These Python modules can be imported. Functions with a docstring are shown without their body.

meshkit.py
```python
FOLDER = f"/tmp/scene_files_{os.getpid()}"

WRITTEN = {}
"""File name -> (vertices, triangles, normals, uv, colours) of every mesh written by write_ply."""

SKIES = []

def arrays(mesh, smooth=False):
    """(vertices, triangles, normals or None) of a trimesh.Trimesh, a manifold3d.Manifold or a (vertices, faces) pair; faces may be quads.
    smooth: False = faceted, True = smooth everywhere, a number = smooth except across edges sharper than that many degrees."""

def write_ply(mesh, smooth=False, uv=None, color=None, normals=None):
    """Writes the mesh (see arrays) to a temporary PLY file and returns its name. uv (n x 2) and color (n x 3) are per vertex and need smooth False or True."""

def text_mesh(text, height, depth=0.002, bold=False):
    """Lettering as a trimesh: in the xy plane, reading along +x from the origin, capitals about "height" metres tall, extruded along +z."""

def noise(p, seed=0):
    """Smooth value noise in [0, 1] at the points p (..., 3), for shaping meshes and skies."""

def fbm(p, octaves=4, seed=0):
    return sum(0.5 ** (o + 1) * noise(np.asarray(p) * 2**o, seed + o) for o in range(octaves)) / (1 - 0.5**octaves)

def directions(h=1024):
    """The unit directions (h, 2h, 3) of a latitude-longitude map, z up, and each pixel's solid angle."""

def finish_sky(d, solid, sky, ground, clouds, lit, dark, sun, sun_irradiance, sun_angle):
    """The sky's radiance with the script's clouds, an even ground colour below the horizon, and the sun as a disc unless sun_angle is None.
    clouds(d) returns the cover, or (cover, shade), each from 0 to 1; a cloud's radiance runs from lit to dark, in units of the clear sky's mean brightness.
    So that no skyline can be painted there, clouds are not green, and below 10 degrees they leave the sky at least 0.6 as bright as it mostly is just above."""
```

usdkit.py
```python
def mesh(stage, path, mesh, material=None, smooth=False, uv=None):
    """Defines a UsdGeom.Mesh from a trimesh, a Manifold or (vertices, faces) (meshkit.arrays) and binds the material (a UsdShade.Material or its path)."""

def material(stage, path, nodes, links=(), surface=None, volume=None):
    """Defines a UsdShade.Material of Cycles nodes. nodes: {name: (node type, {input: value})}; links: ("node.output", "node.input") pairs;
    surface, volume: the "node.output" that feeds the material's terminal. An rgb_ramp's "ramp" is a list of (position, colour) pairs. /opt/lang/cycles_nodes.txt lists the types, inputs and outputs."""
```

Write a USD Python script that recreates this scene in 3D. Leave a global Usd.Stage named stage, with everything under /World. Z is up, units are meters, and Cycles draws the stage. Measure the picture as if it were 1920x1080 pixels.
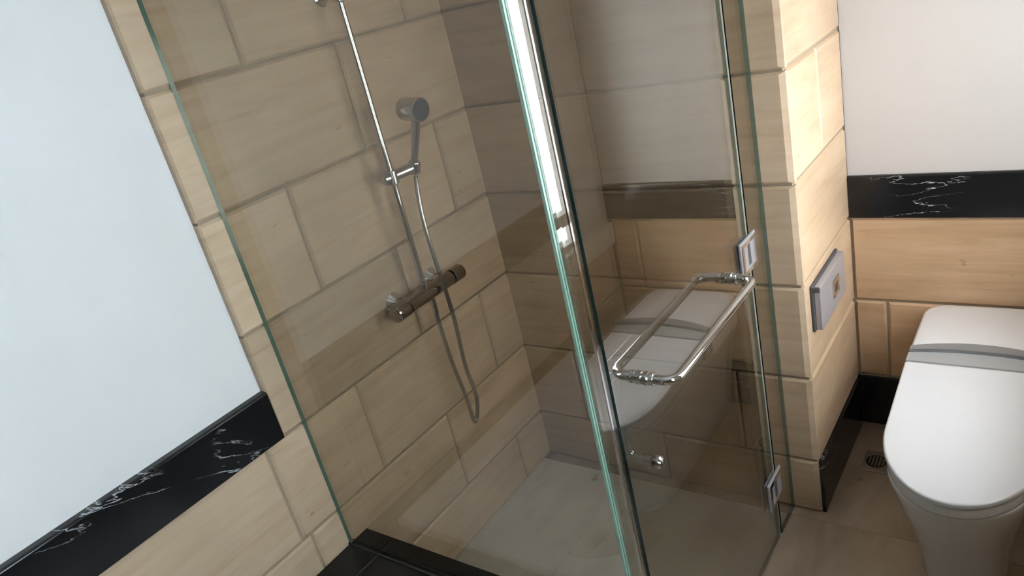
import math, random
import numpy as np, trimesh, manifold3d as m3
from shapely.geometry import Polygon
import usdkit, meshkit
from pxr import Usd, UsdGeom, UsdLux, UsdShade, Sdf, Gf

random.seed(7); rng = np.random.default_rng(7)
stage = Usd.Stage.CreateInMemory()
UsdGeom.SetStageUpAxis(stage, UsdGeom.Tokens.z); UsdGeom.SetStageMetersPerUnit(stage, 1.0)
UsdGeom.Xform.Define(stage, '/World'); UsdGeom.Scope.Define(stage, '/World/Looks')
S = 1.17            # everything below is laid out in tile units (a wall course is 0.256); S turns it into metres

# ---------------------------------------------------------------- camera, daylight
EXPOSURE = -1.0
cam = UsdGeom.Camera.Define(stage, '/World/camera')
CAM = np.array([1.40282353, -1.64518452, 1.5])
MR = np.array([[0.79880406, 0.55893138, -0.22250345], [0.05298492, -0.43378625, -0.89945655], [-0.59925343, 0.70670022, -0.37612515]])
m = np.eye(4); m[0, :3] = MR[0]; m[1, :3] = -MR[1]; m[2, :3] = -MR[2]; m[3, :3] = CAM * S
cam.AddTransformOp().Set(Gf.Matrix4d(*m.ravel().tolist()))
cam.CreateHorizontalApertureAttr(36.0); cam.CreateVerticalApertureAttr(20.25); cam.CreateFocalLengthAttr(1413.557 * 36 / 1920)
cam.CreateClippingRangeAttr(Gf.Vec2f(0.02, 100)); cam.CreateExposureAttr(EXPOSURE)

dome = UsdLux.DomeLight.Define(stage, '/World/sky')                 # bright overcast sky, seen and entering through the windows
dome.CreateIntensityAttr(10.0); dome.CreateColorAttr(Gf.Vec3f(0.92, 0.97, 1.0))

W1 = dict(y0=-0.44, y1=0.285, z0=0.665, z1=1.58)                    # window beside the toilet, in the plane x = XR
W2 = dict(y0=-1.62, y1=-1.03, z0=0.85, z1=1.98)                       # added window to brighten the left wall, none is known there
XR, XF, YF, ZC = 1.507, 1.80, -3.2, 2.12

# ---------------------------------------------------------------- materials
def mat(name, nodes, links, surface='p.BSDF'):
    return usdkit.material(stage, '/World/Looks/' + name, nodes, links, surface=surface)

def plain(name, col, rough=.5, **kw):
    return mat(name, {'p': ('principled_bsdf', {'base_color': col, 'roughness': rough, **kw})}, [])

def stone_tile(name, c_light, c_mid, c_dark, scale, rough, seed):
    """Beige limestone: streaks that run along the tile, soft blotches, small dark pits."""
    n = {'g': ('geometry', {}), 'oi': ('object_info', {}),
         'off': ('math', {'math_type': 'multiply', 'value2': 37.0}), 'cx': ('combine_xyz', {}),
         'add': ('mix', {'mix_type': 'add', 'fac': 1.0}),
         'mp': ('mapping', {'scale': scale, 'location': (seed, seed * 2, seed * 3), 'rotation': (0.05, 0.04, 0.0)}),
         's': ('noise_texture', {'scale': 1.0, 'detail': 7.0, 'roughness': .62, 'distortion': .6}),
         'r': ('rgb_ramp', {'ramp': [(0.25, c_dark), (0.45, c_mid), (0.62, c_light), (0.8, c_mid)]}),
         'b': ('noise_texture', {'scale': 3.2, 'detail': 3.0}),
         'br': ('rgb_ramp', {'ramp': [(0.3, (.86, .85, .83)), (0.7, (1.06, 1.05, 1.04))]}),
         'm1': ('mix', {'mix_type': 'multiply', 'fac': 1.0}),
         'mp2': ('mapping', {'scale': (14, 14, 40)}),
         'pit': ('noise_texture', {'scale': 1.0, 'detail': 2.0}),
         'pr': ('rgb_ramp', {'ramp': [(0.0, (.6, .55, .5)), (0.215, (.7, .66, .62)), (0.27, (1, 1, 1)), (1.0, (1, 1, 1))]}),
         'm2': ('mix', {'mix_type': 'multiply', 'fac': 1.0}),
         'vr': ('map_range', {'from_min': 0.0, 'from_max': 1.0, 'to_min': .90, 'to_max': 1.07}), 'vc': ('combine_xyz', {}),
         'm3': ('mix', {'mix_type': 'multiply', 'fac': 1.0}),
         'bump': ('bump', {'strength': .12, 'distance': .002}),
         'p': ('principled_bsdf', {'roughness': rough, 'specular_ior_level': .45})}
    l = [('oi.random', 'off.value1'), ('off.value', 'cx.x'), ('off.value', 'cx.z'), ('g.position', 'add.color1'), ('cx.vector', 'add.color2'),
         ('add.color', 'mp.vector'), ('mp.vector', 's.vector'), ('s.fac', 'r.fac'), ('add.color', 'b.vector'), ('b.fac', 'br.fac'),
         ('r.color', 'm1.color1'), ('br.color', 'm1.color2'), ('add.color', 'mp2.vector'), ('mp2.vector', 'pit.vector'), ('pit.fac', 'pr.fac'),
         ('m1.color', 'm2.color1'), ('pr.color', 'm2.color2'), ('oi.random', 'vr.value'), ('vr.result', 'vc.x'), ('vr.result', 'vc.y'), ('vr.result', 'vc.z'),
         ('m2.color', 'm3.color1'), ('vc.vector', 'm3.color2'), ('m3.color', 'p.base_color'), ('s.fac', 'bump.height'), ('bump.normal', 'p.normal')]
    return mat(name, n, l)

M = {}
M['tile'] = stone_tile('limestone', (.63, .495, .36), (.58, .445, .315), (.48, .35, .235), (2.2, 2.2, 26), .38, 1.0)
M['warm_lit_tile'] = stone_tile('warm_lit_limestone', (.67, .48, .315), (.62, .425, .265), (.51, .335, .195), (2.2, 2.2, 26), .38, 9.0)  # same limestone, with the warm light on the toilet wall in its colour
M['side_lit_tile'] = stone_tile('partition_lit_limestone', (.66, .495, .34), (.61, .445, .295), (.50, .35, .22), (2.2, 2.2, 26), .38, 3.0)  # same stone, colour shifted part way towards the warm light on it
M['floor'] = stone_tile('floor_stone', (.40, .325, .245), (.34, .27, .20), (.26, .20, .145), (7, 2.2, 7), .22, 5.0)
M['shower_floor'] = stone_tile('pale_floor_stone', (.72, .69, .62), (.66, .625, .56), (.55, .50, .43), (7, 2.2, 7), .16, 6.0)
M['floor_grout'] = plain('floor_grout', (.24, .19, .14), .8)
M['grout'] = plain('grout', (.33, .265, .19), .8)
def paint(name, a, b):
    return mat(name, {'g': ('geometry', {}), 'n': ('noise_texture', {'scale': 1.7, 'detail': 3.0}),
        'r': ('rgb_ramp', {'ramp': [(.3, a), (.7, b)]}), 'p': ('principled_bsdf', {'roughness': .6, 'specular_ior_level': .3})},
        [('g.position', 'n.vector'), ('n.fac', 'r.fac'), ('r.color', 'p.base_color')])
M['paint'] = paint('white_paint', (.86, .87, .88), (.89, .90, .91))  # left wall white, lightened to make up for weaker light there
M['dimmed_warm_paint'] = paint('dimmed_warm_white_paint', (.54, .52, .51), (.58, .56, .55))  # toilet-side white, darkened to offset the strong window light on it
M['beige'] = plain('beige_plaster', (.36, .30, .23), .8)
M['ceiling'] = plain('ceiling_white', (.8, .8, .79), .8)

def black_marble(name, rot, loc=(0, 0, 0), lo=.5, hi=.62, vw=.011):
    n = {'g': ('geometry', {}), 'mp': ('mapping', {'scale': (2.6, 2.6, 2.6), 'rotation': rot, 'location': loc}), 'mp1': ('mapping', {'scale': (1.3, 1.3, 6.5)}),
         'n': ('noise_texture', {'scale': 1.0, 'detail': 6.0, 'roughness': .55, 'distortion': .45}),
         'd': ('math', {'math_type': 'subtract', 'value2': .53}), 'a': ('math', {'math_type': 'absolute'}),
         'v': ('map_range', {'from_min': 0.0, 'from_max': vw, 'to_min': 1.0, 'to_max': 0.0, 'clamp': True}),
         'k': ('noise_texture', {'scale': 4.5, 'detail': 2.0}), 'kr': ('map_range', {'from_min': lo, 'from_max': hi, 'to_min': 0.0, 'to_max': 1.0, 'clamp': True}),
         'mu': ('math', {'math_type': 'multiply'}),
         'mx': ('mix', {'color1': (.008, .0085, .010), 'color2': (.62, .64, .68)}),
         'p': ('principled_bsdf', {'roughness': .16, 'specular_ior_level': .4})}
    l = [('g.position', 'mp.vector'), ('mp.vector', 'mp1.vector'), ('mp1.vector', 'n.vector'), ('n.fac', 'd.value1'), ('d.value', 'a.value1'), ('a.value', 'v.value'),
         ('g.position', 'k.vector'), ('k.fac', 'kr.value'), ('v.result', 'mu.value1'), ('kr.result', 'mu.value2'), ('mu.value', 'mx.fac'), ('mx.color', 'p.base_color')]
    return mat(name, n, l)
M['marble'] = black_marble('black_marble', (0.47, .06, .0))
M['black_stone'] = plain('plain_black_stone', (.009, .0095, .011), .18, specular_ior_level=.4)
M['deck_grout'] = plain('grey_deck_grout', (.16, .16, .16), .8)
M['marble_back'] = black_marble('black_marble_back', (0.0, .05, .0), (3.3, 1.7, 5.2), .52, .62, .0045)

def pane_glass(name, tint, r0, k=1.0):
    n = {'lw': ('layer_weight', {'blend': .5}), 'pw': ('math', {'math_type': 'power', 'value2': 5.0}),
         'ma': ('math', {'math_type': 'multiply_add', 'value2': (1 - r0) * k, 'value3': r0, 'use_clamp': True}),
         't': ('transparent_bsdf', {'color': tint}), 'gl': ('glossy_bsdf', {'color': (1, 1, 1), 'roughness': 0.0}), 'mx': ('mix_closure', {})}
    l = [('lw.facing', 'pw.value1'), ('pw.value', 'ma.value1'), ('ma.value', 'mx.fac'), ('t.BSDF', 'mx.closure1'), ('gl.BSDF', 'mx.closure2')]
    return mat(name, n, l, 'mx.closure')
M['glass'] = pane_glass('clear_shower_glass', (.94, .93, .90), .07)
M['blue_fill_glass'] = pane_glass('blue_fill_glass', (.92, .965, .99), .03)  # cools the daylight of the added second window
M['door_glass'] = pane_glass('door_glass', (.80, .80, .765), .23)
M['window_glass'] = pane_glass('window_glass', (.80, .795, .79), .03)
M['seal'] = pane_glass('clear_seal_plastic', (.93, .945, .925), .20)
M['seal_edge'] = mat('seal_lip_plastic', {'t': ('transparent_bsdf', {'color': (.9, .92, .9)}), 'd': ('principled_bsdf', {'base_color': (.62, .64, .6), 'roughness': .25}), 'mx': ('mix_closure', {'fac': .35})},
    [('t.BSDF', 'mx.closure1'), ('d.BSDF', 'mx.closure2')], 'mx.closure')
M['glass_edge'] = plain('green_glass_edge', (.05, .15, .12), .12, specular_ior_level=.8)
M['shaded_edge'] = plain('shaded_glass_edge', (.006, .02, .02), .1, specular_ior_level=.5)  # glass edge turned from the window, its shade put into the colour
M['lit_edge'] = plain('lit_glass_edge', (.20, .32, .26), .15, specular_ior_level=.7)  # same glass edge, with window light put into the colour
M['chrome'] = plain('chrome', (.90, .90, .91), .05, metallic=1.0)
M['plate'] = plain('pale_satin_metal', (.50, .50, .55), .33, metallic=.55)
M['dark_chrome'] = plain('dark_chrome', (.55, .54, .53), .05, metallic=1.0)
M['satin'] = plain('satin_chrome', (.74, .75, .79), .20, metallic=1.0)
M['hose'] = plain('metal_hose', (.62, .62, .62), .25, metallic=1.0)
M['rubber'] = plain('dark_grey_rubber', (.07, .07, .075), .5)
M['ceramic'] = plain('white_ceramic', (.86, .86, .85), .12, coat_weight=.4)
M['lid'] = plain('white_lid_plastic', (.82, .83, .86), .22)
M['grey'] = plain('grey_hinge_plastic', (.42, .43, .44), .35)
M['gap_shade_grey'] = plain('shaded_gap', (.25, .255, .265), .35)  # shade of the gap behind the hinge, put into the colour
M['dark'] = plain('dark_gap', (.02, .02, .02), .6)
M['tub'] = plain('white_tub_acrylic', (.82, .83, .84), .15)
M['frame'] = plain('white_window_frame', (.72, .71, .68), .4)
M['sill'] = plain('pale_stone_sill', (.70, .66, .58), .3)
M['grate'] = plain('dark_steel_grate', (.06, .055, .05), .35, metallic=.8)
M['steel'] = plain('brushed_steel', (.45, .43, .40), .35, metallic=.9)

# ---------------------------------------------------------------- helpers
used = {}
def unique(parent, name):
    k = (parent, name); n = used.get(k, 0); used[k] = n + 1
    return f'{parent}/{name}' if n == 0 else f'{parent}/{name}_{n:03d}'

class Thing:
    def __init__(self, path, loc): self.path, self.loc = path, np.array(loc, float)

def tag(prim, label=None, cat=None, group=None, kind=None):
    for k, v in (('label', label), ('category', cat), ('group', group), ('kind', kind)):
        if v: prim.SetCustomDataByKey(k, v)

def thing(name, label, cat, loc=(0, 0, 0), group=None, kind=None):
    p = unique('/World', name); x = UsdGeom.Xform.Define(stage, p)
    x.AddTranslateOp().Set(Gf.Vec3d(*(np.array(loc, float) * S).tolist()))
    tag(x.GetPrim(), label, cat, group, kind)
    return Thing(p, loc)

def obj(name, mesh, material, parent, smooth=False, label=None, kind=None):
    """one Mesh prim under a thing or under a part; coordinates are given in the room's frame"""
    v, f, n = meshkit.arrays(mesh, smooth)
    p = unique(parent.path, name)
    g = usdkit.mesh(stage, p, trimesh.Trimesh((v - parent.loc) * S, f, process=False), M[material], smooth=smooth)
    tag(g.GetPrim(), label, None, None, kind)
    return Thing(p, parent.loc)

def box(x0, x1, y0, y1, z0, z1):
    return trimesh.creation.box(bounds=[(x0, y0, z0), (x1, y1, z1)])

def cat(*ms): return trimesh.util.concatenate([trimesh.Trimesh(*meshkit.arrays(q)[:2], process=False) for q in ms])

def bev(x0, x1, y0, y1, z0, z1, c=.003, n=8):
    """box with rounded edges: the hull of eight small spheres"""
    s = m3.Manifold.sphere(c, n * 2)
    return m3.Manifold.batch_hull([s.translate((x, y, z)) for x in (x0 + c, x1 - c) for y in (y0 + c, y1 - c) for z in (z0 + c, z1 - c)])

def frame_of(d):
    d = np.array(d, float); d /= np.linalg.norm(d)
    a = np.cross(d, (0, 0, 1.0) if abs(d[2]) < .9 else (1.0, 0, 0)); a /= np.linalg.norm(a)
    return a, np.cross(d, a), d

def rod(a, b, r, n=28, r2=None, chamfer=0.0):
    a, b = np.array(a, float), np.array(b, float); u, v, d = frame_of(b - a); L = np.linalg.norm(b - a); r2 = r if r2 is None else r2
    prof = [(0, r)] if chamfer == 0 else [(0, r - chamfer), (chamfer, r)]
    prof += [(L, r2)] if chamfer == 0 else [(L - chamfer, r2), (L, r2 - chamfer)]
    return lathe(a, d, prof, n)

def lathe(a, d, prof, n=32):
    """profile (distance along d, radius) about the axis a + t d, with flat caps"""
    u, v, d = frame_of(d); a = np.array(a, float)
    t = np.linspace(0, 2 * math.pi, n, endpoint=False); ring = np.outer(np.cos(t), u) + np.outer(np.sin(t), v)
    vs, fs = [], []
    for h, r in prof: vs.append(a + d * h + ring * r)
    V = np.vstack(vs + [[a + d * prof[0][0]], [a + d * prof[-1][0]]]); k = len(prof)
    for i in range(k - 1):
        for j in range(n):
            p, q = i * n + j, i * n + (j + 1) % n
            fs += [(p, q, q + n), (p, q + n, p + n)]
    for j in range(n):
        fs += [(k * n, (j + 1) % n, j), (k * n + 1, (k - 1) * n + j, (k - 1) * n + (j + 1) % n)]
    mm = trimesh.Trimesh(V, fs, process=False)
    if mm.volume < 0: mm.invert()
    return mm

def tube(pts, r, n=16):
    pts = np.array(pts, float); T = np.gradient(pts, axis=0); T /= np.linalg.norm(T, axis=1)[:, None]
    u, _, _ = frame_of(T[0]); rings = []
    rr = np.broadcast_to(r, (len(pts),))
    th = np.linspace(0, 2 * math.pi, n, endpoint=False)
    for p, t, q in zip(pts, T, rr):
        u = u - t * np.dot(u, t); u /= np.linalg.norm(u); w = np.cross(t, u)
        rings.append(p + q * (np.outer(np.cos(th), u) + np.outer(np.sin(th), w)))
    V = np.vstack(rings + [pts[:1], pts[-1:]]); k = len(pts); F = []
    for i in range(k - 1):
        for j in range(n):
            a, b = i * n + j, i * n + (j + 1) % n
            F += [(a, b, b + n), (a, b + n, a + n)]
    for j in range(n): F += [(k * n, (j + 1) % n, j), (k * n + 1, (k - 1) * n + j, (k - 1) * n + (j + 1) % n)]
    mm = trimesh.Trimesh(V, F, process=False)
    if mm.volume < 0: mm.invert()
    return mm

def rounded_path(pts, rad, steps=10):
    """polyline with its corners rounded"""
    pts = [np.array(p, float) for p in pts]; out = [pts[0]]
    for a, b, c in zip(pts, pts[1:], pts[2:]):
        d0 = (a - b) / np.linalg.norm(a - b); d1 = (c - b) / np.linalg.norm(c - b)
        r = min(rad, .49 * np.linalg.norm(a - b), .49 * np.linalg.norm(c - b)); p0, p1 = b + d0 * r, b + d1 * r
        for t in np.linspace(0, 1, steps): out.append((1 - t) ** 2 * p0 + 2 * t * (1 - t) * b + t * t * p1)
    out.append(pts[-1])
    return np.array(out)

def spline(pts, n):
    from scipy.interpolate import CubicSpline
    pts = np.array(pts, float); s = np.r_[0, np.cumsum(np.linalg.norm(np.diff(pts, axis=0), axis=1))]
    return CubicSpline(s, pts)(np.linspace(0, s[-1], n))

def loft(sections, cap0=True, cap1=True):
    """closed sections (k x n x 3) joined into one skin; caps are fans"""
    k, n = len(sections), len(sections[0]); V = [np.array(s, float) for s in sections]; F = []
    for i in range(k - 1):
        for j in range(n):
            a, b = i * n + j, i * n + (j + 1) % n
            F += [(a, b, b + n), (a, b + n, a + n)]
    V = np.vstack(V + [[V[0].mean(0)], [V[-1].mean(0)]])
    for j in range(n):
        if cap0: F.append((k * n, (j + 1) % n, j))
        if cap1: F.append((k * n + 1, (k - 1) * n + j, (k - 1) * n + (j + 1) % n))
    mm = trimesh.Trimesh(V, F, process=False)
    if cap0 and cap1 and mm.volume < 0: mm.invert()
    return mm

AX = {'+x': ((0, 1, 0), (0, 0, 1), (1, 0, 0)), '-x': ((0, -1, 0), (0, 0, 1), (-1, 0, 0)), '-y': ((1, 0, 0), (0, 0, 1), (0, -1, 0)), '+y': ((-1, 0, 0), (0, 0, 1), (0, 1, 0)), '+z': ((1, 0, 0), (0, 1, 0), (0, 0, 1))}
def slab(face, at, u0, u1, v0, v1, t=.02, c=.0055, left=None, right=None, bottom=None, top=None, gap=.0032):
    """a tile whose front lies in the plane `at` and looks along `face`; every front edge is bevelled by c unless given"""
    if face in ('-x', '+y'): u0, u1 = -u1, -u0
    U, V, N = (np.array(q, float) for q in AX[face]); N0 = N * at * (1 if face[0] == '+' else -1)
    l, r, b, tp = (c if q is None else q for q in (left, right, bottom, top)); d = min(c, .0055)
    u0 += gap if left is None else 0; u1 -= gap if right is None else 0; v0 += gap if bottom is None else 0; v1 -= gap if top is None else 0
    def P(u, v, h): return U * u + V * v + N0 + N * h
    def ring(a, b_, c_, d_, h): return [P(a, c_, h), P(b_, c_, h), P(b_, d_, h), P(a, d_, h)]
    X = ring(u0, u1, v0, v1, -t) + ring(u0, u1, v0, v1, -d) + ring(u0 + l, u1 - r, v0 + b, v1 - tp, 0)
    F = [(0, 2, 1), (0, 3, 2), (8, 9, 10), (8, 10, 11)]
    for o in (0, 4):
        for j in range(4):
            a, e = o + j, o + (j + 1) % 4
            F += [(a, e, e + 4), (a, e + 4, a + 4)]
    return trimesh.Trimesh(X, F, process=False)

def lay(parent, face, at, rows, u0, u1, L=.512, name='tile', first=None, material='tile', **edge):
    """courses of tiles between u0 and u1; rows are (z0, z1, one joint position or None)"""
    for z0, z1, j in rows:
        cuts = [u0]
        if j is not None:
            k = math.ceil((u0 - j) / L - 1e-6); x = j + k * L
            while x < u1 - .03:
                if x > u0 + .03: cuts.append(x)
                x += L
        cuts.append(u1)
        for i, (a, b) in enumerate(zip(cuts, cuts[1:])):
            kw = {}
            if i == 0 and 'first_left' in edge: kw['left'] = edge['first_left']
            if i == len(cuts) - 2 and 'last_right' in edge: kw['right'] = edge['last_right']
            obj(name, slab(face, at, a, b, z0, z1, **kw), material, parent)

H = [0.0, .1674, .4194, .6752, .9312, 1.1876, 1.4475, 1.704, 1.960, ZC]
XC, YB, BT = .884, .4535, .797        # column side plane, toilet wall plane, top of the black band
XD, YA = .812, -.827                  # outer faces of the glass door and of the fixed panel

# ---------------------------------------------------------------- the room
w = thing('floor', 'beige stone tiled floor running under the glass door into the shower', 'floor', kind='structure')
obj('screed', box(-.15, XF + .15, YF - .15, YB + .2, -.12, -.002), 'floor_grout', w)
fx = [-.02, .303, .806, 1.306, XF + .02]; fy = [YF - .02, -3.05, -2.55, -2.05, -1.55, -1.05, -.55, -.03, YB + .02]
for a, b in zip(fx, fx[1:]):
    for c, d in zip(fy, fy[1:]):
        if b <= .75 and d < -.8: continue                                     # the bath stands there
        obj('tile', slab('+z', 0, a, b, c, d, t=.004, c=.0006, gap=.0005), 'shower_floor' if b < .9 and d < 0 else 'floor', w)

w = thing('ceiling', 'plain white ceiling above the bathroom', 'ceiling', kind='structure')
obj('plaster', box(-.15, XF + .15, YF - .15, YB + .2, ZC, ZC + .1), 'ceiling', w)

w = thing('wall_left', 'long left wall, white paint with limestone tiles below and in the shower', 'wall', kind='structure')
obj('core', cat(box(-.16, -.022, YF, .2, 0, ZC), box(-.022, -.0062, -.8785, .0062, 0, ZC), box(-.022, -.0062, YF, -.8785, 0, H[3] + .02)), 'grout', w)
obj('plaster', box(-.0225, -.018, YF, -.8825, H[3] + .02, ZC), 'paint', w)
rows = [(H[i], H[i + 1], -.652 if i % 2 == 0 else -.395) for i in range(9)]
for i in range(9):
    if i in (0, 1, 2):
        if i == 2:
            obj('tile', slab('+x', 0, -.931, -.652, H[i], H[i + 1]), 'tile', w)
            lay(w, '+x', 0, [(H[i], H[i + 1], -.14)], -.652, 0, last_right=0.0)
            lay(w, '+x', 0, [(H[i], H[i + 1], -1.44)], YF, -.931)
        else: lay(w, '+x', 0, [rows[i]], YF, 0, last_right=0.0)
    else:
        lay(w, '+x', 0, [rows[i]], -.882, 0, first_left=.004, last_right=0.0)

w = thing('wall_shower', 'limestone tiled partition block behind the shower with a free end beside the toilet', 'wall', kind='structure')
obj('core', box(-.012, XC - .0062, .0062, .3, 0, ZC), 'grout', w)
obj('core', box(.45, XC - .0062, .3, YB + .1, 0, ZC), 'grout', w)
for i in range(9):
    off = {0: .441, 1: .692}.get(i)
    lay(w, '-y', 0, [(H[i], H[i + 1], off)], 0.0, XC, first_left=0.0, last_right=.013)
for i in range(9):
    lay(w, '+x', XC, [(H[i], H[i + 1], .24 if i in (4, 6, 8) else None)], .02, YB, first_left=.0, last_right=.0, material='side_lit_tile')

w = thing('wall_back', 'toilet wall at the back, white paint toned down against strong light above limestone tiles tinted as warmly lit', 'wall', kind='structure')
obj('core', box(XC - .1, XR + .16, YB + .0062, YB + .16, 0, ZC), 'grout', w)
obj('plaster', box(XC, XR, YB + .004, YB + .016, H[3], ZC), 'dimmed_warm_paint', w)
lay(w, '-y', YB, [(0, H[1], None), (H[1], H[2], .971), (H[2], H[3], 1.411)], XC, XR, material='warm_lit_tile')

YW = -1.0                                                                    # window wall steps back; unseen length added to shade the partition end
w = thing('wall_right', 'right wall with the tall window beside the toilet', 'wall', kind='structure')
x0, x1 = XR + .014, XR + .06
obj('core', cat(box(x0, x1, YW, YB + .16, 0, W1['z0'] - .07), box(x0, x1, YW, YB + .16, W1['z1'], ZC),
                box(x0, x1, W1['y1'], YB + .16, W1['z0'] - .07, W1['z1']), box(x0, x1, YW, W1['y0'], W1['z0'] - .07, W1['z1'])), 'grout', w)
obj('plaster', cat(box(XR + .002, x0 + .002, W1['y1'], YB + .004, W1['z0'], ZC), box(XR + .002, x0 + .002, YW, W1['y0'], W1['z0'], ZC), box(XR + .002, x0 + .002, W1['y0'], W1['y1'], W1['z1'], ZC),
                   box(XR + .002, XF + .15, YW - .005, YW + .01, 0, ZC)), 'dimmed_warm_paint', w)
lay(w, '-x', XR, [(0, H[1], -.5), (H[1], H[2], -.24), (H[2], W1['z0'] - .075, -.5)], YW, YB)
obj('core', cat(box(XF, XF + .15, YF, YW, 0, W2['z0']), box(XF, XF + .15, YF, YW, W2['z1'], ZC), box(XF, XF + .15, W2['y1'], YW, W2['z0'], W2['z1']), box(XF, XF + .15, YF, W2['y0'], W2['z0'], W2['z1'])), 'beige', w)
obj('core', box(XR + .06, XF + .15, YW + .01, YW + .15, 0, ZC), 'grout', w)

w = thing('wall_front', 'plain beige wall at the near end of the bathroom', 'wall', kind='structure')
obj('plaster', box(-.15, XF + .15, YF - .15, YF, 0, ZC), 'beige', w)

def window(name, label, X, W, sill, rails, glass='window_glass'):
    w = thing(name, label, 'window', (X, (W['y0'] + W['y1']) / 2, W['z0']), kind='structure')
    y0, y1, z0, z1 = W['y0'], W['y1'], W['z0'], W['z1']; a, b = X + .012, X + .045; t = .03
    fr = cat(box(a, b, y0, y0 + t, z0, z1), box(a, b, y1 - t, y1, z0, z1), box(a, b, y0 + t, y1 - t, z0, z0 + t * .6), box(a, b, y0 + t, y1 - t, z1 - t, z1))
    obj('window_frame', fr, 'frame', w)
    for z in rails: obj('transom', bev(a - .004, b - .003, y0 + t, y1 - t, z, z + .04), 'frame', w)
    obj('mullion', bev(a - .002, b - .005, (y0 + y1) / 2 - .015, (y0 + y1) / 2 + .015, z0 + t * .6, z1 - t), 'frame', w)
    obj('pane', box(X + .027, X + .031, y0 + t, y1 - t, z0 + t * .6, z1 - t), glass, w)
    return w
w1 = window('window_1', 'bright window over a pale stone ledge beside the toilet', XR, W1, True, [.745])
obj('window_sill', bev(XR - .012, XR + .05, -.52, YB - .002, W1['z0'] - .075, W1['z0'] - .001), 'sill', w1)
window('window_2', 'added window along the right side that brightens the left wall', XF, W2, True, [], 'blue_fill_glass')

# black marble bands and skirting
def band_prism(face, at, u0, u1, z0, z1, depth, back=.0):
    """bar of marble with an eased top edge; profile (out, z) swept along u"""
    e = .006; pr = [(-back, z0)] + [(depth, z0 + .002)]
    for k in range(6):
        a = k / 5 * math.pi / 2; pr.append((depth - e + e * math.cos(a), z1 - e + e * math.sin(a)))
    pr += [(-back, z1)]
    U, V, N = (np.array(q, float) for q in AX[face])
    s = 1 if face[0] == '+' else -1
    ring = lambda u: [U * u + N * (at * s + o) + V * z for o, z in pr]
    return loft([ring(u0), ring(u1)])
t1 = thing('trim_1', 'black marble band with white veins on the left wall, running down to the lower left', 'marble trim', (0, -.9, H[3]), kind='structure')
obj('slab', band_prism('+x', 0, YF + .02, -.882, H[3] + .001, BT, .003, .0185), 'marble', t1, smooth=30)
t2 = thing('trim_2', 'black marble band with thin white veins on the wall above the toilet', 'marble trim', (1.2, YB, H[3]), kind='structure')
obj('slab', band_prism('-y', YB, XC + .001, XR - .001, H[3] + .001, BT, .008, .006), 'marble_back', t2, smooth=30)
b1 = thing('baseboard_column', 'black marble skirting along the foot of the tiled partition beside the toilet', 'skirting', (XC, .2, 0), kind='structure')
obj('slab', bev(XC, XC + .010, .004, YB - .001, .001, H[1], .002), 'marble', b1, smooth=30)
b2 = thing('baseboard_back', 'black marble skirting on the wall behind the toilet', 'skirting', (1.2, YB, 0), kind='structure')
obj('slab', bev(XC + .011, XR - .001, YB - .010, YB, .001, H[1], .002), 'marble', b2, smooth=30)

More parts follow.
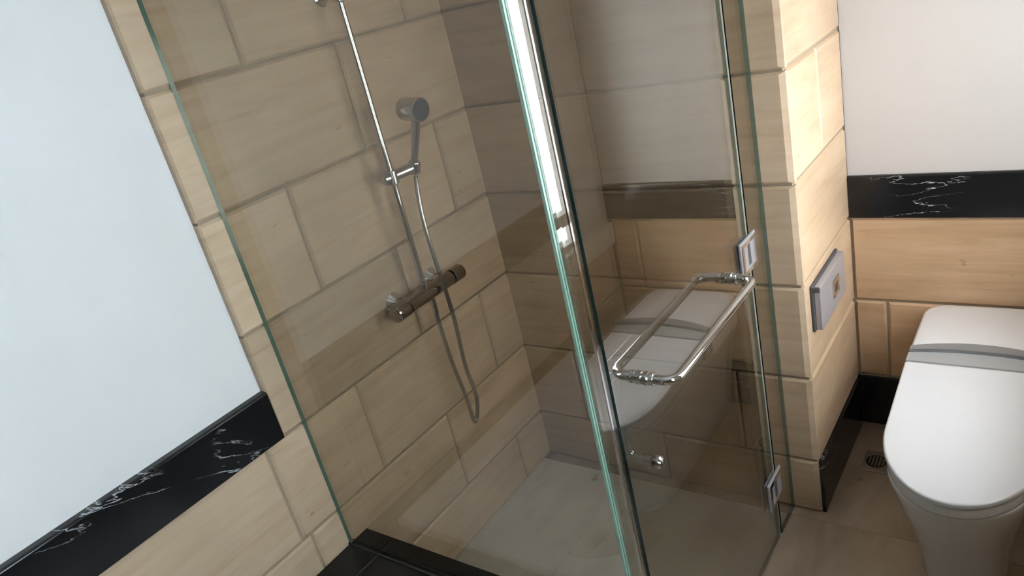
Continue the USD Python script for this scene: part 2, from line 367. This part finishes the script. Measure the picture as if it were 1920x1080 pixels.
# ---------------------------------------------------------------- bath with its black marble deck, left foreground
ZD = .323
dk = thing('bath_surround', 'black marble bath deck in the bottom left that carries the fixed glass panel', 'bath deck', (.4, -1.7, 0))
TX0, TX1, TY0, TY1 = .104, .70, -2.40, -.951
DX, DY0, DY1 = .796, -2.6, -.768
def deck_slab(x0, x1, y0, y1): obj('slab', slab('+z', ZD, x0, x1, y0, y1, t=.03, c=.0016, gap=.0009), 'black_stone', dk)
for b_ in (box(.002, DX - .003, TY1 + .003, DY1 - .003, ZD - .028, ZD - .0018), box(.002, TX0 - .003, DY0 + .003, TY1 + .003, ZD - .028, ZD - .0018), box(TX1 + .003, DX - .003, DY0 + .003, TY1 + .003, ZD - .028, ZD - .0018)):
    obj('bedding', b_, 'deck_grout', dk)
deck_slab(0.002, .103, -1.75, DY1); deck_slab(.103, .60, TY1 + .001, DY1); deck_slab(.60, DX, TY1 + .001, DY1)
deck_slab(0.002, .103, DY0, -1.75); deck_slab(TX1 + .001, DX, -1.75, TY1 + .001); deck_slab(TX1 + .001, DX, DY0, -1.75); deck_slab(.103, TX1 + .001, DY0, TY0 - .001)
obj('front_panel', bev(DX - .02, DX - .002, DY0, DY1 - .003, .002, ZD - .031, .002), 'black_stone', dk)
obj('end_panel', bev(.004, DX - .021, DY1 - .022, DY1 - .003, .002, ZD - .031, .002), 'black_stone', dk)
obj('end_panel', bev(.004, DX - .021, DY0, DY0 + .02, .002, ZD - .031, .002), 'black_stone', dk)

def rrect(x0, x1, y0, y1, r, z, n=10):
    out = []
    for cx, cy, a0 in ((x1 - r, y1 - r, 0), (x0 + r, y1 - r, 90), (x0 + r, y0 + r, 180), (x1 - r, y0 + r, 270)):
        for k in range(n):
            a = math.radians(a0 + 90 * k / (n - 1)); out.append((cx + r * math.cos(a), cy + r * math.sin(a), z))
    return np.array(out)
bt = thing('bathtub', 'white bathtub set into the black marble deck, seen mirrored in the fixed glass panel', 'bathtub', (.4, -1.7, .02))
secs = [rrect(TX0 + .06, TX1 - .06, TY0 + .10, TY1 - .06, .10, .03), rrect(TX0 + .025, TX1 - .025, TY0 + .025, TY1 - .025, .10, ZD - .03), rrect(TX0 + .02, TX1 - .02, TY0 + .02, TY1 - .02, .10, ZD + .0008), rrect(TX0 - .030, TX1 + .030, TY0 - .030, TY1 + .030, .018, ZD + .0012),
        rrect(TX0 - .030, TX1 + .030, TY0 - .030, TY1 + .030, .018, ZD + .010), rrect(TX0 - .024, TX1 + .024, TY0 - .024, TY1 + .024, .014, ZD + .014),
        rrect(TX0 + .03, TX1 - .03, TY0 + .03, TY1 - .03, .10, ZD + .013), rrect(TX0 + .04, TX1 - .04, TY0 + .04, TY1 - .04, .10, ZD + .004),
        rrect(TX0 + .07, TX1 - .07, TY0 + .12, TY1 - .08, .12, .10), rrect(TX0 + .11, TX1 - .11, TY0 + .18, TY1 - .12, .12, .06), rrect(TX0 + .2, TX1 - .2, TY0 + .3, TY1 - .25, .10, .055)]
obj('basin', loft(secs), 'tub', bt, smooth=50)
obj('drain_cap', lathe(((TX0 + TX1) / 2, TY1 - .33, .056), (0, 0, 1), [(0, .03), (.004, .03), (.006, .026)]), 'chrome', bt, smooth=30)

# ---------------------------------------------------------------- glass enclosure
G = .0095; ZT = 1.86
def box_faces(x0, x1, y0, y1, z0, z1, keep):
    """the faces of a box named in keep (x-, x+, y-, y+, z-, z+)"""
    b = box(x0, x1, y0, y1, z0, z1); n = b.face_normals
    s = {'x': 0, 'y': 1, 'z': 2}
    k = np.zeros(len(n), bool)
    for q in keep: k |= n[:, s[q[0]]] * (1 if q[1] == '+' else -1) > .5
    return trimesh.Trimesh(b.vertices, b.faces[k], process=False)
fp = thing('fixed_glass_panel', 'large fixed clear glass panel between the left wall and the shower corner strip', 'glass panel', (.4, YA, ZD))
obj('pane', box_faces(.001, .806, YA, YA + G, ZD + .001, ZT, ('y-', 'y+')), 'glass', fp)
obj('sealant', cat(box(.001, .80, YA - .004, YA, ZD - .0005, ZD + .003), box(.001, .80, YA + G, YA + G + .004, ZD - .0005, ZD + .003)), 'dark', fp, label='black sealant line along the foot of the glass')
obj('polished_edge', box_faces(.001, .806, YA, YA + G, ZD + .001, ZT, ('x-', 'z+')), 'glass_edge', fp, label='dark green glass edge against the wall tiles')
obj('polished_edge', cat(box(.8015, .8065, YA - .0003, YA + .0035, ZD + .001, ZT), box(.8015, .8065, YA + .006, YA + G + .0003, ZD + .001, ZT)), 'lit_edge', fp, label='polished glass edge with window light painted in as pale green')
obj('polished_edge', box(.801, .806, YA + .0035, YA + .006, ZD + .001, ZT), 'glass_edge', fp, label='green line in the middle of the glass edge')

YS0, YS1, YD0, YD1 = YA + G + .0015, -.790, -.766, -.130
sp = thing('clear_corner_strip', 'narrow clear upright strip at the shower corner that mirrors the bright window', 'glass strip', (XD, YS0, .004))
obj('strip', box_faces(XD - .006, XD, YS0, YS1, .004, ZT, ('x-', 'x+', 'y-')), 'seal', sp)
obj('metal_edge', cat(box(XD - .0022, XD + .0012, YS1, YS1 + .0045, .004, ZT)), 'chrome', sp, label='thin chrome line along the strip')
obj('seal_lip', box_faces(XD - .006, XD - .003, YS1 + .005, YD0 - .0005, .006, ZT, ('x-', 'x+')), 'seal', sp)

dr = thing('shower_door', 'frameless clear glass shower door with chrome bar handle and hinges', 'glass door', (XD, YD1, .008))
DXX = XD - G
obj('pane', box_faces(DXX, XD, YD0, YD1, .008, ZT, ('x-', 'x+')), 'door_glass', dr)
obj('polished_edge', box_faces(DXX, XD, YD0, YD1, .008, ZT, ('y-',)), 'shaded_edge', dr, label='upright glass edge with its shade painted nearly black')
obj('polished_edge', box_faces(DXX, XD, YD0, YD1, .008, ZT, ('y+', 'z+')), 'glass_edge', dr)
obj('polished_edge', box_faces(DXX, XD, YD0, YD1, .008, ZT, ('z-',)), 'shaded_edge', dr)
obj('seal', box(XD - .008, XD - .001, YD1 + .001, YD1 + .011, .008, ZT), 'seal_edge', dr, label='pale translucent seal along the hinge side')
# handle: towel bar outside, upright grip inside, through-bolted
hz, hy0, hy1, so, rb = .822, -.668, -.262, .060, .0088
bar = rounded_path([(XD + .001, hy0, hz), (XD + so, hy0, hz), (XD + so, hy1, hz), (XD + .001, hy1, hz)], .030, 12)
hb = obj('towel_bar', tube(bar, rb, 24), 'chrome', dr, smooth=True, label='outer horizontal chrome bar')
for y in (hy0, hy1):
    obj('collar', lathe((XD, y, hz), (1, 0, 0), [(0, .0115), (.004, .0125), (.012, .0125), (.014, .0108), (.018, .0108), (.019, .0118), (.022, .0118), (.023, .0095)]), 'chrome', hb, smooth=30)
grip = rounded_path([(DXX - .001, hy0, hz), (DXX - so + .01, hy0, hz), (DXX - so + .01, hy0, .643), (DXX - .001, hy0, .643)], .030, 12)
hg = obj('grip', tube(grip, rb, 24), 'chrome', dr, smooth=True, label='inner upright chrome handle seen through the glass')
for z in (hz, .643):
    obj('collar', lathe((DXX, hy0, z), (-1, 0, 0), [(0, .0115), (.004, .0125), (.010, .0125), (.013, .0095)]), 'chrome', hg, smooth=30)
obj('bolt_cap', lathe((XD, hy0, .643), (1, 0, 0), [(0, .0125), (.005, .0125), (.009, .009), (.010, .004)]), 'chrome', dr, smooth=30)
obj('bolt_cap', lathe((DXX, hy1, hz), (-1, 0, 0), [(0, .0125), (.005, .0125), (.009, .009), (.010, .004)]), 'chrome', dr, smooth=30)
# hinges (glass to glass), part of the door
for z in (.822, .172):
    y0, y1, h = -.186, -.092, .041
    obj('hinge_back', bev(DXX - .0065, DXX - .0005, y0, y1, z - h, z + h, .002), 'chrome', dr, smooth=30)
    hn = obj('hinge', bev(XD + .0005, XD + .0065, y0, y1, z - h, z + h, .002), 'plate', dr, smooth=30)
    fr = cat(box(XD + .0055, XD + .009, y0 + .004, y0 + .014, z - h + .004, z + h - .004), box(XD + .0055, XD + .009, y1 - .014, y1 - .004, z - h + .004, z + h - .004),
             box(XD + .0055, XD + .009, y0 + .014, y1 - .014, z + h - .013, z + h - .004), box(XD + .0055, XD + .009, y0 + .014, y1 - .014, z - h + .004, z - h + .013))
    obj('rim', fr, 'chrome', hn)
    obj('inset', box(XD + .0055, XD + .0068, -.146, -.130, z - .024, z + .024), 'rubber', hn, label='dark slot in the hinge plate')

np_ = thing('narrow_glass_panel', 'narrow fixed clear glass strip between the door hinges and the shower back wall', 'glass panel', (XD, -.06, .004))
obj('pane', box_faces(DXX, XD, YD1 + .016, -.001, .004, ZT, ('x-', 'x+')), 'glass', np_)
obj('polished_edge', box_faces(DXX, XD, YD1 + .016, -.001, .004, ZT, ('y-', 'z-', 'z+')), 'shaded_edge', np_)
obj('polished_edge', box_faces(DXX, XD, YD1 + .016, -.001, .004, ZT, ('y+',)), 'glass_edge', np_, label='green glass edge against the tiles')

# ---------------------------------------------------------------- shower fittings on the left wall
RX, RY = .060, -.400
rl = thing('shower_rail', 'upright chrome riser rail on the shower wall above the mixer', 'shower rail', (RX, RY, .83))
obj('rail', rod((RX, RY, .8385), (RX, RY, 1.62), .0085, chamfer=.001), 'chrome', rl, smooth=30)
br = obj('wall_bracket', cat(rod((.001, RY, 1.545), (RX, RY, 1.545), .008), lathe((RX, RY, 1.525), (0, 0, 1), [(0, .010), (.003, .0125), (.037, .0125), (.040, .010)])), 'chrome', rl, smooth=30)
obj('flange', lathe((.0005, RY, 1.545), (1, 0, 0), [(0, .020), (.005, .020), (.008, .016)]), 'chrome', br, smooth=30)
sl = obj('slider', cat(lathe((RX, RY, 1.102), (0, 0, 1), [(0, .0135), (.002, .0155), (.032, .0155), (.034, .0135)]), rod((RX - .006, RY - .026, 1.119), (RX + .014, RY + .080, 1.121), .0135, chamfer=.003)), 'satin', rl, smooth=30)
obj('holder', lathe((RX + .010, RY + .070, 1.106), (.30, 0, 1), [(0, .0125), (.003, .0145), (.026, .0155), (.030, .0135)]), 'satin', sl, smooth=30)

hs = thing('hand_shower', 'chrome hand shower with a short round drum head on the sliding holder', 'hand shower', (RX + .01, RY + .07, 1.10))
HY = RY + .066
p0, p1 = np.array((RX + .0195, RY + .070, 1.1375)), np.array((.129, HY, 1.245))
obj('handle', tube(spline([p0, p0 * .6 + p1 * .4 + (.001, 0, 0), p1], 14), np.linspace(.0085, .0115, 14), 20), 'satin', hs, smooth=40)
hn_ = np.array((1, -.10, -.10)); hc = np.array((.094, HY, 1.266))
hd = obj('head', lathe(hc, hn_, [(0, .018), (.003, .0255), (.006, .027), (.052, .0275), (.055, .0285), (.062, .0285), (.064, .027)]), 'satin', hs, smooth=30)
obj('spray_face', lathe(hc + hn_ / np.linalg.norm(hn_) * .0635, hn_, [(0, .0255), (.0015, .0255), (.002, .024)]), 'rubber', hd, smooth=30, label='dark grey spray face')

vz = .803
vv = thing('shower_mixer', 'chrome horizontal thermostatic mixer bar on the shower wall', 'shower mixer', (RX, RY, vz))
obj('body', rod((RX, -.475, vz), (RX, -.300, vz), .0205, chamfer=.002), 'dark_chrome', vv, smooth=30)
for ya, yb in ((-.478, -.522), (-.297, -.254)):
    k = obj('control_knob', lathe((RX, ya, vz), (0, np.sign(yb - ya), 0), [(0, .0195), (.001, .022), (.036, .022), (.041, .0205), (.044, .016)]), 'dark_chrome', vv, smooth=30)
for y in (-.475 + .012, -.312):
    f = obj('wall_union', rod((.001, y, vz), (RX, y, vz), .0125), 'chrome', vv, smooth=30)
    obj('escutcheon', lathe((.0005, y, vz), (1, 0, 0), [(0, .030), (.004, .030), (.012, .022), (.018, .016)]), 'chrome', f, smooth=30)
obj('outlet', rod((RX, -.385, vz - .018), (RX, -.385, vz - .040), .0085), 'chrome', vv, smooth=30)
obj('rail_socket', lathe((RX, RY, vz + .016), (0, 0, 1), [(0, .0125), (.016, .0125), (.018, .010)]), 'chrome', vv, smooth=30)

ho = thing('shower_hose', 'thin grey metal hose looping below the mixer and up beside the rail', 'hose', (RX, RY, .36))
pts = [(RX, -.385, vz - .041), (RX - .001, -.384, .70), (RX - .004, -.374, .56), (RX - .007, -.358, .42), (RX - .008, -.348, .372), (RX - .006, -.337, .39), (RX + .004, -.337, .52), (RX + .020, -.348, .68), (RX + .031, -.360, .80), (RX + .032, -.368, .92), (RX + .024, -.358, 1.02), (RX + .010, RY + .070, 1.097)]
P = spline(pts, 160)
obj('hose', tube(P, .0058 + .0003 * np.sin(np.arange(160) * 2.1), 10), 'hose', ho, smooth=True)
obj('hose_nut', rod((RX, -.385, vz - .041), (RX, -.385, vz - .062), .0078), 'chrome', ho, smooth=30)

# ---------------------------------------------------------------- flush plate on the column side
fl = thing('flush_plate', 'chrome rectangular flush plate on the tiled partition beside the toilet', 'flush plate', (XC, .165, .594))
obj('backplate', bev(XC, XC + .008, .046, .284, .532, .656, .003), 'rubber', fl, smooth=30, label='dark grey rear rim')
obj('cover', bev(XC + .007, XC + .024, .052, .280, .536, .652, .003), 'plate', fl, smooth=30)
kb = obj('push_key', bev(XC + .023, XC + .0265, .150, .215, .570, .618, .0015), 'chrome', fl, smooth=30)
obj('icon', box(XC + .026, XC + .0272, .170, .195, .583, .605), 'rubber', kb, label='dark mark on the key')
obj('end_cap', bev(XC + .007, XC + .0235, .0465, .0525, .64, .6545, .002), 'rubber', fl, smooth=30, label='dark end cap')

# ---------------------------------------------------------------- floor drain
dn = thing('floor_drain', 'square floor drain with a dark round grate between the partition and the toilet', 'drain', (.968, .255, 0))
obj('plate', bev(.933, 1.003, .208, .302, .0002, .0035, .0012), 'steel', dn, smooth=30)
gr = obj('grate', lathe((.968, .255, .003), (0, 0, 1), [(0, .028), (.0015, .028), (.002, .026)]), 'grate', dn, smooth=30, label='dark round grate')
for k in range(-2, 3):
    h = math.sqrt(.024 ** 2 - (k * .009) ** 2)
    obj('bar', box(.968 + k * .009 - .0018, .968 + k * .009 + .0018, .255 - h, .255 + h, .0048, .0062), 'steel', gr)

# ---------------------------------------------------------------- toilet
TXC = 1.224
def dshape(hw, yf, yb, z, p=2.5, rear=.05, n=96, zf=None, taper=.0, nose=.20):
    """plan outline: flat rear with rounded corners, straight sides, rounded front; z may slope from rear (z) to front (zf)"""
    out = []
    yc = yf + nose
    for t in np.linspace(-math.pi / 2, math.pi / 2, n // 2):                  # front, from the left side round to the right
        sx, cy = math.sin(t), math.cos(t)
        out.append((TXC + hw * np.sign(sx) * abs(sx) ** (2 / p), yc - nose * abs(cy) ** (2 / p)))
    hr = hw + taper
    m_ = 8
    for k in range(m_): out.append((TXC + hw + (hr - hw) * (k + 1) / m_, yc + (yb - rear - yc) * (k + 1) / m_))
    for k in range(1, 10):
        a = math.pi / 2 * k / 9; out.append((TXC + hr - rear + rear * math.cos(a), yb - rear + rear * math.sin(a)))
    L = [(2 * TXC - x, y) for x, y in out[len(out) - 9 - m_:]][::-1]
    o = np.array(out + L)
    zz = np.full(len(o), z) if zf is None else z + (zf - z) * np.clip((yb - o[:, 1]) / (yb - yf), 0, 1)
    return np.c_[o, zz]

to = thing('toilet', 'white one-piece toilet with closed lid and grey hinge strip', 'toilet', (TXC, .1, 0))
body = [dshape(.082, -.165, .43, .001, rear=.03, nose=.13), dshape(.088, -.175, .432, .012, rear=.03, nose=.13), dshape(.090, -.185, .435, .06, rear=.03, nose=.135), dshape(.098, -.215, .438, .14, rear=.03, nose=.15),
        dshape(.112, -.255, .44, .22, rear=.03, nose=.17), dshape(.126, -.285, .44, .28, rear=.03, nose=.185), dshape(.136, -.303, .44, .325, rear=.03, nose=.2), dshape(.140, -.309, .44, .345, rear=.03, nose=.2), dshape(.139, -.308, .44, .350, rear=.03, nose=.2)]
obj('bowl', loft(body), 'ceramic', to, smooth=45)
def rim(s, zr, zf): return dshape(.1475 - s, -.328 + s, .19, zr, rear=.02, nose=.205 - s, zf=zf, p=2.02)
ridge = [rim(.012, .350, .350), rim(.0075, .352, .351), rim(.005, .375, .356), rim(.004, .404, .374), rim(.010, .407, .377)]
obj('seat', loft(ridge), 'ceramic', to, smooth=35)
# lid: sloping from the hinge down to the front, gently domed, thin crisp rim
YL = .130
def lid_ring(s, z_in, yb=YL):
    hw = .1475 - s; o = dshape(hw, -.328 + s, yb - s * .2, 0, rear=.004, nose=.205 - s, taper=.004, p=2.02)
    f = np.clip((yb - o[:, 1]) / (yb + .328), 0, 1); o[:, 2] = .424 - (.424 - .392) * f + z_in
    return o
lid = [lid_ring(.006, -.0125), lid_ring(.001, -.011), lid_ring(.0, -.009), lid_ring(.0, -.003), lid_ring(.0015, -.0005), lid_ring(.005, .0008), lid_ring(.03, .0025), lid_ring(.07, .004), lid_ring(.11, .005)]
obj('lid', loft(lid), 'lid', to, smooth=50)
# hinge strip
def bowed(y, sag, hw, z, n=25): return [(TXC + hw * q, y + sag * (1 - q * q), z) for q in np.linspace(-1, 1, n)]
def strip(y0, s0, y1, s1, hw, z0, z1):
    a, b = bowed(y0, s0, hw, z0), bowed(y1, s1, hw, z0)
    return loft([np.array(a + b[::-1]), np.array([(x, y, z1) for x, y, _ in a + b[::-1]])])
obj('hinge_strip', strip(.130, 0, .168, .018, .1495, .36, .4285), 'grey', to, smooth=30, label='light grey plastic hinge strip')
obj('hinge_cap', strip(.168, .018, .188, .032, .1475, .36, .4375), 'gap_shade_grey', to, smooth=30, label='darker grey strip standing in for the shaded gap behind the hinge strip')  # grey solid put where the gap behind the hinge lies in shade
tank = [dshape(.150, .188, .438, z, rear=.055, nose=.010, p=8) for z in (.346, .41)]
for s, z in ((0.0, .424), (.003, .4295), (.008, .432), (.03, .4345)):
    tank.append(dshape(.150 - s, .188 + s, .438 - s, z, rear=.058, nose=.010, p=8))
obj('rear_cover', loft(tank), 'lid', to, smooth=45, label='white rear cover behind the hinge strip')
